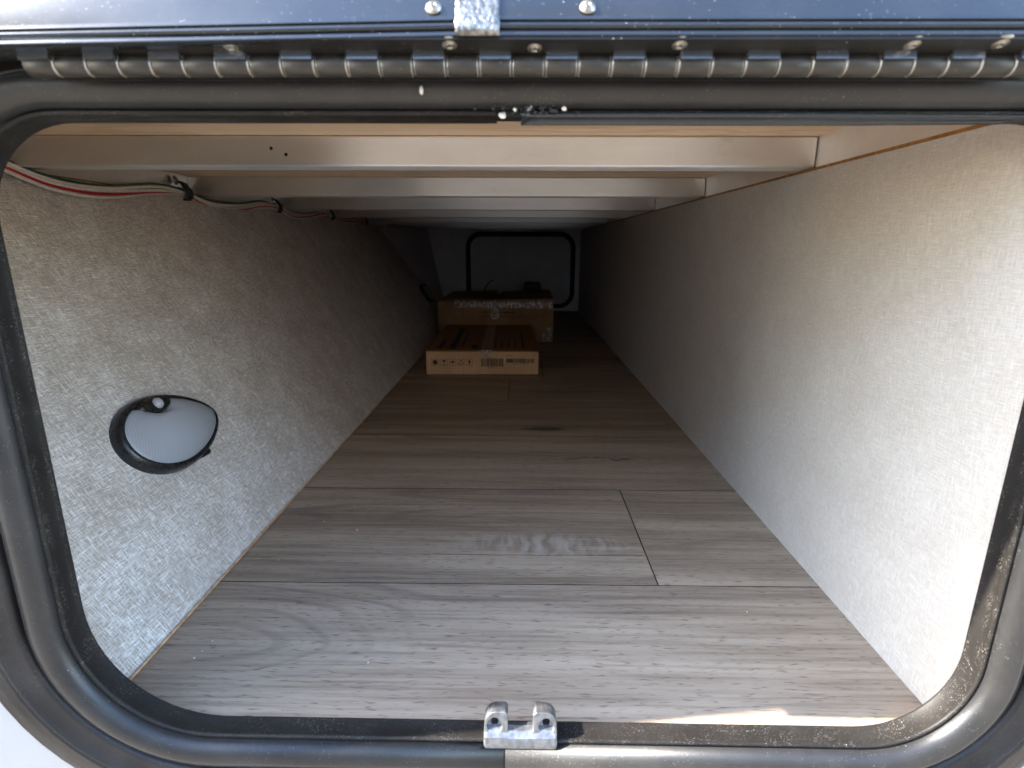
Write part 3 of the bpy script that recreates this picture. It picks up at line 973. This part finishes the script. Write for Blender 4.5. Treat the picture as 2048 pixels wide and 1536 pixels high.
# ------------------------------------------------------------------ raised hatch door above the hinge
hd = empty('hatch_door', (0, 0.2588, 0.4105), 'raised glossy dark hatch door with ridged edge reflecting blue sky', 'hatch door')
def door_drop(x):
    return -0.0037*max(0.0, (-x-0.02))/0.22
def door_edge(x0, x1, name):
    # extrusion profile (y, z) from the hinge leaf up the open face, then over the back
    pr = [(0.2606, 0.4098), (0.2586, 0.4102), (0.2580, 0.4108), (0.2582, 0.4118), (0.2592, 0.4126), (0.2594, 0.4130), (0.2586, 0.4136), (0.2582, 0.4142),
          (0.2584, 0.4150), (0.2594, 0.4158), (0.2598, 0.4162), (0.2592, 0.4168), (0.2594, 0.4174), (0.2606, 0.4190), (0.2664, 0.4290), (0.2748, 0.4440), (0.2755, 0.4460),
          (0.2790, 0.4460), (0.2840, 0.4400), (0.2840, 0.4120), (0.2760, 0.4098)]
    n = 26
    bm = bmesh.new()
    rings = []
    for i in range(n+1):
        xx = x0 + (x1-x0)*i/n
        dz = door_drop(xx)
        wav = 0.00035*math.sin(xx*23+1.0)
        rings.append([bm.verts.new((xx, y + (wav if 0.418 < z else 0), z+dz)) for y, z in pr])
    for a, b in zip(rings, rings[1:]):
        for k in range(len(pr)):
            j = (k+1) % len(pr)
            bm.faces.new((a[k], a[j], b[j], b[k]))
    bm.faces.new(rings[0]); bm.faces.new(rings[-1][::-1])
    bmesh.ops.recalc_face_normals(bm, faces=bm.faces)
    o = link(name, bm, M['doorf'], smooth=True, bevel=0)
    m = o.modifiers.new('edge', 'EDGE_SPLIT'); m.split_angle = R(50)
    return adopt(o, hd)
door_edge(-0.33, -0.0188, 'edge_rail')
door_edge(-0.0184, 0.33, 'edge_rail')
# side and far rails, panel (run up out of the picture)
adopt(boxo('side_rail', -0.33, -0.29, 0.270, 0.292, 0.4440, 0.80, M['doorf'], bevel=0.003), hd)
adopt(boxo('side_rail', 0.29, 0.33, 0.270, 0.292, 0.4462, 0.80, M['doorf'], bevel=0.003), hd)
adopt(boxo('far_rail', -0.2898, 0.2898, 0.270, 0.292, 0.762, 0.80, M['doorf'], bevel=0.003), hd)
adopt(boxo('panel', -0.2896, 0.2896, 0.278, 0.290, 0.4464, 0.7616, M['white']), hd)
# foil tape over the joint
bm = bmesh.new()
tp = [(0.2576, 0.4102), (0.2572, 0.4125), (0.2574, 0.4150), (0.2582, 0.4172), (0.2598, 0.4192), (0.2657, 0.4292), (0.2740, 0.4442)]
rows = []
for i in range(13):
    xx = -0.0280 + 0.0182*i/12
    rows.append([bm.verts.new((xx + random.uniform(-1, 1)*(0.0003 if i in (0, 12) else 0), y + random.uniform(-0.00015, 0.00015), z)) for y, z in tp])
for a, b in zip(rows, rows[1:]):
    for k in range(len(tp)-1):
        bm.faces.new((a[k], a[k+1], b[k+1], b[k]))
bmesh.ops.recalc_face_normals(bm, faces=bm.faces)
r = bmesh.ops.solidify(bm, geom=list(bm.faces), thickness=0.0004)
adopt(link('foil_tape', bm, M['foil'], smooth=True), hd)
fn = Vector((0, -0.0110, 0.0044)).normalized()
for rx in (-0.0376, 0.0272):
    bm = bmesh.new()
    lathe(bm, [(0.0, 0.0017), (0.0012, 0.0017), (0.0022, 0.0014), (0.0032, 0.0006), (0.0034, 0.0)], 20)
    o = link('rivet', bm, M['rivet'], smooth=True)
    o.rotation_euler = Vector((0, -0.865, 0.50)).to_track_quat('Z', 'Y').to_euler()
    o.location = (rx, 0.2623, 0.4222)
    adopt(o, hd)

# ------------------------------------------------------------------ oval wall lamps
def wall_lamp():
    root = empty('wall_lamp', (0, 0, 0))
    A, B = 0.0745, 0.0425
    def egg(k, n, s=1.0, inset=0.0):
        a = 2*math.pi*k/n
        c, sn = math.cos(a), math.sin(a)
        # fuller toward -u (hatch side), pointed toward +u
        b = B*(1 - 0.17*c - 0.05*c*c)
        return ((A*s - inset)*c, (b*s - inset)*sn)
    n = 72
    bm = bmesh.new()
    prof = [(0.0, 0.0), (0.0002, 0.0045), (0.0010, 0.0078), (0.0028, 0.0106), (0.0048, 0.0120), (0.0062, 0.0121), (0.0072, 0.0112), (0.0078, 0.0090)]
    rings = []
    for ins, h in prof:
        rings.append([bm.verts.new((*egg(k, n, 1.0, ins), h)) for k in range(n)])
    for a, b in zip(rings, rings[1:]):
        for k in range(n):
            bm.faces.new((a[k], a[(k+1) % n], b[(k+1) % n], b[k]))
    bm.faces.new(rings[-1])
    bmesh.ops.recalc_face_normals(bm, faces=bm.faces)
    link('housing', bm, M['lampb'], root, smooth=True)
    # domed lens with a bite out of it at the sensor
    bm = bmesh.new()
    lay = bm.loops.layers.uv.verify()
    NR = 14
    S = (-0.006, 0.0345)
    def rim(k, s=1.0):
        x, y = egg(k, n, 1.0, 0.0068)
        x, y = x*s, y*s
        if y > 0:
            w = max(0.0, 1.0 - abs(x+0.008)/0.034)
            w = w*w*(3-2*w)*(1.0 if x < 0.010 else max(0.0, 1-(x-0.010)/0.010))
            y -= 0.0165*w*max(0.0, s-0.45)/0.55
        return x, y
    rg = []
    for j in range(NR+1):
        s = 1 - j/NR
        h = 0.0108 + 0.0105*(1 - s*s)
        if j == NR:
            rg.append([bm.verts.new((0, 0, h))])
        else:
            rg.append([bm.verts.new((rim(k, s)[0], rim(k, s)[1], h)) for k in range(n)])
    for a, b in zip(rg, rg[1:]):
        for k in range(n):
            if len(b) == 1: f = bm.faces.new((a[k], a[(k+1) % n], b[0]))
            else: f = bm.faces.new((a[k], a[(k+1) % n], b[(k+1) % n], b[k]))
    sk = [bm.verts.new((*rim(k), 0.0080)) for k in range(n)]
    for k in range(n):
        bm.faces.new((sk[k], sk[(k+1) % n], rg[0][(k+1) % n], rg[0][k]))
    bmesh.ops.recalc_face_normals(bm, faces=bm.faces)
    for f in bm.faces:
        for l in f.loops: l[lay].uv = (l.vert.co.x, l.vert.co.y)
    link('lens', bm, M['lens'], root, smooth=True)
    # black bridge filling the notch, and the sensor dome on it
    bm = bmesh.new()
    m = 24
    pr = [(1.0, 0.0095), (0.96, 0.0125), (0.86, 0.0140), (0.0, 0.0145)]
    rings = []
    for s, h in pr:
        if s == 0: rings.append([bm.verts.new((S[0], S[1]-0.004, h))])
        else: rings.append([bm.verts.new((S[0] - 0.002 + 0.0235*s*math.cos(2*math.pi*k/m), S[1]-0.0045 + 0.0088*s*math.sin(2*math.pi*k/m), h)) for k in range(m)])
    for a, b in zip(rings, rings[1:]):
        for k in range(m):
            if len(b) == 1: bm.faces.new((a[k], a[(k+1) % m], b[0]))
            else: bm.faces.new((a[k], a[(k+1) % m], b[(k+1) % m], b[k]))
    bmesh.ops.recalc_face_normals(bm, faces=bm.faces)
    link('bridge', bm, M['lampb'], root, smooth=True)
    bm = bmesh.new()
    lathe(bm, [(0.0062, 0.0135), (0.0060, 0.0155), (0.0048, 0.0175), (0.0026, 0.0188), (0.0, 0.0193)], 22, Matrix.Translation((S[0]-0.001, S[1]-0.0045, 0)))
    link('sensor', bm, M['sensor'], root, smooth=True)
    bm = bmesh.new()
    box(bm, 0.0135, 0.0275, -0.0400, -0.0340, 0.0010, 0.0080)
    for i in range(5):
        xx = 0.0150 + i*0.0023
        box(bm, xx, xx+0.0012, -0.0410, -0.0401, 0.0015, 0.0075)
    bmesh.ops.recalc_face_normals(bm, faces=bm.faces)
    link('switch', bm, M['lampb'], root)
    return root
lamp = wall_lamp()
bas = Matrix((Vector((0, 1, 0)), LEAN, LN)).transposed()
# local x runs into the compartment, local y up the wall, local z out of the wall
def place_lamp(o, y, t, rz):
    m = (bas.to_4x4()) @ Matrix.Rotation(rz, 4, 'Z')
    o.rotation_euler = m.to_euler()
    o.location = lw(y, t, 0.0)
place_lamp(lamp, 0.5520, 0.1520, R(-4))
tag(lamp, 'oval black rimmed lamp with frosted lens on the left wall near the hatch', 'lamp', 'oval lamps on the left wall')
lamp2 = copy_tree(lamp)
place_lamp(lamp2, 2.235, 0.1600, R(-4))
tag(lamp2, 'far oval black lamp on the left wall beside the larger carton', 'lamp', 'oval lamps on the left wall')

# ------------------------------------------------------------------ wires and clamps under the left rail
clamps = [(-0.5465, 0.915, 0.4075), (-0.5480, 1.262, 0.4085), (-0.5480, 1.615, 0.4085), (-0.5480, 1.965, 0.4085)]
wb = empty('wire_bundle', (-0.545, 0.6, 0.40), 'white, red and green wires looped along the top of the left wall', 'wires')
def bundle(dx, dz, r, mat, ph, name='wire'):
    pts = [(-0.535, 0.40, 0.432), (-0.5370, 0.50, 0.421), (-0.5360, 0.578, 0.4075), (-0.5290, 0.640, 0.3925), (-0.5275, 0.720, 0.3915), (-0.5335, 0.830, 0.4045)]
    for i, c in enumerate(clamps):
        pts.append((c[0]+0.0060, c[1], c[2]-0.0020))
        if i < 3:
            n = clamps[i+1]
            L = n[1]-c[1]
            dip = 0.0165 if i == 0 else (0.0175 if i == 1 else 0.013)
            pts.append((c[0]+0.0085, c[1]+L*0.20, c[2]-dip*0.85))
            pts.append((c[0]+0.0085, c[1]+L*0.48, c[2]-dip*0.72))
            pts.append((c[0]+0.0040, c[1]+L*0.78, c[2]-0.0005))
    pts.append((-0.543, 2.11, 0.397))
    q = []
    for j, p in enumerate(pts):
        tw = 0.6*math.sin(p[1]*5.0)
        ddx = dx*math.cos(tw) - dz*math.sin(tw)
        ddz = dx*math.sin(tw) + dz*math.cos(tw)
        tight = 0.55 if any(abs(p[1]-c[1]) < 0.01 for c in clamps) else 1.0
        # slide along the wall so that wires never sink into it
        ddx *= 1.35; ddz *= 1.35
        q.append((p[0] + ddx*tight + 0.0012 + 0.0006*math.sin(p[1]*31+ph), p[1], p[2] + ddz*tight + 0.0008*math.sin(p[1]*23+ph*2)))
    bm = bmesh.new()
    tube(bm, smooth_path(q, 8), r, 8)
    o = link(name, bm, M[mat], smooth=True)
    return adopt(o, wb)
bundle(0.0000, 0.0040, 0.0018, 'wire_green', 0.3)
bundle(0.0018, 0.0018, 0.0022, 'wire_white', 1.1)
bundle(0.0026, -0.0010, 0.0022, 'wire_white', 2.0)
bundle(0.0030, -0.0034, 0.0018, 'wire_red', 2.9)
bundle(0.0024, -0.0060, 0.0022, 'wire_white', 3.5)
bundle(-0.0010, 0.0000, 0.0020, 'wire_white', 4.4)
def clamp():
    root = empty('cable_clamp', (0, 0, 0))
    bm = bmesh.new()
    # strap: flat band bent round the bundle, open at the top where the screw pins it
    path = []
    for k in range(15):
        a = R(60 - 300*k/14)
        path.append((0.0085*math.cos(a)*0.9, 0.0085*math.sin(a)))
    path = [(-0.006, 0.0150), (0.001, 0.0120)] + path
    w = 0.0065
    f = [[bm.verts.new((px + 0.006, yy, pz - 0.003)) for yy in (-w, w)] for px, pz in path]
    for a, b in zip(f, f[1:]):
        bm.faces.new((a[0], a[1], b[1], b[0]))
    bmesh.ops.recalc_face_normals(bm, faces=bm.faces)
    bmesh.ops.solidify(bm, geom=list(bm.faces), thickness=0.0014)
    link('strap', bm, M['blackplastic'], root, smooth=True)
    bm = bmesh.new()
    lathe(bm, [(0.0052, 0.0), (0.0052, 0.0018), (0.0040, 0.0030), (0.0018, 0.0036), (0.0, 0.0034)], 12, Matrix.Translation((-0.0010, -0.0045, 0.0115)) @ Matrix.Rotation(R(80), 4, 'Y') @ Matrix.Rotation(R(-18), 4, 'X'))
    link('screw', bm, M['zinc'], root, smooth=True)
    return root
cl_labels = ['black cable clamp with a shiny screw nearest the hatch', 'second black cable clamp along the wires, beside the third beam',
             'third black cable clamp along the wires, under the fourth beam', 'farthest black cable clamp along the wires']
c0 = clamp()
for i, c in enumerate(clamps):
    o = c0 if i == 0 else copy_tree(c0)
    o.location = c
    o.scale = (1.35, 1.35, 1.35)
    tag(o, cl_labels[i], 'cable clamp', 'clamps holding the wires')

# ------------------------------------------------------------------ cartons
def carton(x0, x1, y0, y1, h, label, rz, mat='card'):
    root = empty('cardboard_box', ((x0+x1)/2, y0, 0.0002), label, 'box', 'cartons at the back of the compartment', (0, 0, rz))
    W, D = x1-x0, y1-y0
    bm = bmesh.new()
    box(bm, -W/2, W/2, 0, D, 0, h)
    bmesh.ops.recalc_face_normals(bm, faces=bm.faces)
    link('carton', bm, M[mat], root, bevel=0.0012)
    return root, W, D
small, W, D = carton(-0.2430, 0.0478, 1.3900, 1.868, 0.0590, 'flat brown carton with handling symbols and barcodes, in front of the taller one', R(1.2))
h = 0.0590
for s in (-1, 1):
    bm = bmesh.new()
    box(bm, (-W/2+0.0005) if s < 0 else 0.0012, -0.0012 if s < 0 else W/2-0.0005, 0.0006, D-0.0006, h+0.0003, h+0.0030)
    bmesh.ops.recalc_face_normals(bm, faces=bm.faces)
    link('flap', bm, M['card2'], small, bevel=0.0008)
def patch(name, x0, x1, z0, z1, mat, par, y=-0.0004, th=0.0003):
    return boxo(name, x0, x1, y, y+th, z0, z1, mat, par)
def flat(name, boxes, mat, par):
    bm = bmesh.new()
    for b in boxes: box(bm, *b)
    bmesh.ops.recalc_face_normals(bm, faces=bm.faces)
    return link(name, bm, mat, par)
# handling symbols
sx = [-0.1225, -0.0995, -0.0770, -0.0550, -0.0335]
for i, cx in enumerate(sx):
    cz = 0.0315
    bs = []
    y0, y1 = -0.0004, -0.0001
    s = 0.0086
    t = 0.0006
    bs += [(cx-s, cx+s, y0, y1, cz+s-t, cz+s), (cx-s, cx+s, y0, y1, cz-s, cz-s+t), (cx-s, cx-s+t, y0, y1, cz-s+t, cz+s-t), (cx+s-t, cx+s, y0, y1, cz-s+t, cz+s-t)]
    if i == 0:   # hand / crossed disc
        for k in range(9):
            zz = -0.006 + 0.0015*k
            ww = math.sqrt(max(0, 0.0062**2 - zz**2))
            bs.append((cx-ww, cx+ww, y0, y1, cz+zz-0.00074, cz+zz+0.00074))
    elif i == 1:   # glass
        for k in range(4): bs.append((cx-0.0050+k*0.001, cx+0.0050-k*0.001, y0, y1, cz+0.0060-0.0016*k-0.0014, cz+0.0060-0.0016*k))
        bs += [(cx-0.0006, cx+0.0006, y0, y1, cz-0.0055, cz-0.0004), (cx-0.0034, cx+0.0034, y0, y1, cz-0.0066, cz-0.0056)]
    elif i == 2:   # umbrella
        for k in range(4):
            ww = (0.0022, 0.0042, 0.0056, 0.0063)[k]
            bs.append((cx-ww, cx+ww, y0, y1, cz+0.0040-0.0012*k-0.0011, cz+0.0040-0.0012*k))
        bs += [(cx-0.0005, cx+0.0005, y0, y1, cz-0.0058, cz-0.0009), (cx-0.0022, cx-0.0006, y0, y1, cz-0.0058, cz-0.0048)]
    elif i == 3:   # recycling triangle as three bars
        bs += [(cx-0.0052, cx+0.0052, y0, y1, cz-0.0056, cz-0.0040)]
        for k in range(8):
            f = k/8
            for sg in (-1, 1):
                xx = sg*(0.0056*(1-f))
                bs.append((cx+xx-0.0009, cx+xx+0.0009, y0, y1, cz-0.0038+0.0105*f, cz-0.0038+0.0105*(f+0.11)))
    else:   # arrow
        for k in range(5): bs.append((cx-0.0009-0.0008*k, cx+0.0009+0.0008*k, y0, y1, cz+0.0066-0.0013*k-0.0012, cz+0.0066-0.0013*k))
        bs += [(cx-0.0022, cx+0.0022, y0, y1, cz-0.0016, cz+0.0001), (cx-0.0012, cx+0.0012, y0, y1, cz-0.0062, cz-0.0017)]
    flat('handling_symbol', bs, M['ink'], small)
def barcode(x0, x1, z0, z1):
    bs = []
    x = x0
    while x < x1:
        w = random.choice((0.0006, 0.0009, 0.0014, 0.0020))
        bs.append((x, min(x+w, x1), -0.0004, -0.0001, z0, z1))
        x += w + random.choice((0.0006, 0.0008, 0.0012))
    flat('barcode', bs, M['ink'], small)
barcode(-0.0030, 0.0545, 0.0205, 0.0420)
barcode(0.0620, 0.1340, 0.0305, 0.0415)
def scribble(x0, x1, z, hgt, mat, par, name='printed_line'):
    bs = []
    x = x0
    while x < x1:
        w = random.uniform(0.0008, 0.0022)
        bs.append((x, min(x+w, x1), -0.0004, -0.0001, z + random.uniform(0, hgt*0.2), z+hgt*random.uniform(0.7, 1.0)))
        x += w + random.choice((0.0004, 0.0005, 0.0016))
    flat(name, bs, mat, par)
scribble(-0.004, 0.013, 0.0480, 0.0018, M['ink'], small)
scribble(0.061, 0.077, 0.0485, 0.0018, M['ink'], small)
scribble(0.014, 0.039, 0.0160, 0.0026, M['inkred'], small)
scribble(0.080, 0.122, 0.0270, 0.0018, M['ink'], small)
# dark print on the top flaps
bs = []
for x0, w, ya, yb in ((-0.120, 0.012, 0.03, 0.16), (-0.088, 0.016, 0.03, 0.40), (-0.060, 0.006, 0.05, 0.30), (-0.030, 0.014, 0.03, 0.09),
                      (0.030, 0.004, 0.04, 0.20), (0.048, 0.004, 0.04, 0.17), (0.066, 0.004, 0.04, 0.19), (0.084, 0.004, 0.04, 0.16), (0.104, 0.005, 0.04, 0.30)):
    bs.append((x0, x0+w, ya, yb, h+0.0032, h+0.0034))
flat('top_print', bs, M['ink'], small)
# tape along the top seam and down the front
bm = bmesh.new()
tp = [(D*0.999, h+0.0040), (0.02, h+0.0040), (-0.0012, h+0.0034), (-0.0014, h-0.014)]
rows = []
for i in range(9):
    xx = -0.006 + 0.030*i/8
    rows.append([bm.verts.new((xx, y, z + random.uniform(0, 0.0006)*(1 if z > h else 0))) for y, z in tp])
for a, b in zip(rows, rows[1:]):
    for k in range(len(tp)-1): bm.faces.new((a[k], a[k+1], b[k+1], b[k]))
bmesh.ops.recalc_face_normals(bm, faces=bm.faces)
link('tape', bm, M['tape'], small, smooth=True)

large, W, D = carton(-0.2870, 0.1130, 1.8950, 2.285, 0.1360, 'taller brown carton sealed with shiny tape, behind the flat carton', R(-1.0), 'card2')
h = 0.1360
# two top flaps, a little sprung open along the middle
for s in (-1, 1):
    bm = bmesh.new()
    xa, xb = (-W/2+0.0006, -0.012) if s < 0 else (0.006, W/2-0.0006)
    lift = 0.006 if s < 0 else 0.010
    pts = [(xa, 0.001, h+0.0004 + (lift if s > 0 else 0)*0.5), (xb, 0.001, h+0.0004 + (lift*0.3 if s < 0 else lift)), (xb, D-0.001, h+0.002+lift), (xa, D-0.001, h+0.002)]
    a = [bm.verts.new(p) for p in pts]
    b = [bm.verts.new((p[0], p[1], p[2]+0.0035)) for p in pts]
    bm.faces.new(a[::-1]); bm.faces.new(b)
    for i in range(4): bm.faces.new((a[i], a[(i+1) % 4], b[(i+1) % 4], b[i]))
    bmesh.ops.recalc_face_normals(bm, faces=bm.faces)
    link('flap', bm, M['card2'], large, bevel=0.0008)
# tape round the front top edge and a short strip down the middle
def tape_strip(x0, x1, prof, nseg, jit):
    bm = bmesh.new()
    rows = []
    for i in range(nseg+1):
        xx = x0 + (x1-x0)*i/nseg
        rows.append([bm.verts.new((xx, y - random.uniform(0, jit)*(1 if z < h else 0), z + random.uniform(0, jit))) for y, z in prof])
    for a, b in zip(rows, rows[1:]):
        for k in range(len(prof)-1): bm.faces.new((a[k], a[k+1], b[k+1], b[k]))
    bmesh.ops.recalc_face_normals(bm, faces=bm.faces)
    link('tape', bm, M['tape'], large, smooth=True)
tape_strip(-W/2+0.060, W/2-0.001, [(0.030, h+0.0085), (0.002, h+0.0060), (-0.0012, h-0.001), (-0.0012, h-0.010), (-0.0010, h-0.0195)], 60, 0.0011)
tape_strip(-0.016, 0.014, [(-0.0018, h-0.012), (-0.0016, h-0.035), (-0.0012, h-0.058)], 6, 0.0010)
tape_strip(W/2-0.035, W/2-0.004, [(-0.0012, 0.050), (-0.0012, 0.025), (-0.0010, 0.004)], 8, 0.0016)
scribble(-0.045, -0.018, h-0.037, 0.0055, M['ink'], large)
scribble(0.018, 0.068, h-0.037, 0.0055, M['ink'], large)
scribble(-0.080, 0.100, h-0.049, 0.0020, M['ink'], large)

# small things lying on the taller carton
bx = empty('black_case', (0.047, 2.20, 0.1535), 'small rounded black plastic case lying on the taller carton', 'case')
bm = bmesh.new()
L3 = rounded_loop(-0.034, 0.034, 0.0, 0.030, 0.006, 0.006, 0.010, 0.010, 6)
sweep(bm, L3, [(-0.004, 0.0), (0.0, 0.004), (0.0, 0.046), (-0.004, 0.050)])
for yv in (0.0, 0.050):
    pts = [bm.verts.new((p[0]-n[0]*0.004, yv, p[1]-n[1]*0.004)) for p, n in L3]
    bm.faces.new(pts)
bmesh.ops.remove_doubles(bm, verts=bm.verts, dist=1e-6)
bmesh.ops.recalc_face_normals(bm, faces=bm.faces)
link('shell', bm, M['blackplastic'], bx, smooth=True)
boxo('latch', -0.008, 0.008, -0.0025, 0.0005, 0.012, 0.022, M['rubber'], bx, bevel=0.0008)
bm = bmesh.new()
tube(bm, smooth_path([(-0.155, 2.16, 0.1435), (-0.145, 2.155, 0.150), (-0.135, 2.15, 0.170), (-0.118, 2.15, 0.190), (-0.104, 2.16, 0.197)], 6), 0.0022, 8)
o = link('loose_cable', bm, M['rubber'], smooth=True)
tag(o, 'thin black cable end sticking up from the taller carton', 'cable')

# crumbs of sawdust on the floor
bm = bmesh.new()
spots = [(-0.255, 0.515), (-0.236, 0.60), (-0.21, 0.64), (-0.26, 0.38), (-0.262, 0.372), (-0.258, 0.392), (-0.19, 0.58), (0.21, 0.44), (-0.12, 0.37), (0.03, 0.72)]
for (cx, cy) in spots:
    s = random.uniform(0.0003, 0.0006)
    box(bm, cx-s, cx+s*1.4, cy-s, cy+s, 0.0001, s*1.1)
bmesh.ops.recalc_face_normals(bm, faces=bm.faces)
tag(link('floor_crumbs', bm, M['crumb']), 'pale sawdust crumbs scattered on the plank floor', 'crumbs', kind='stuff')
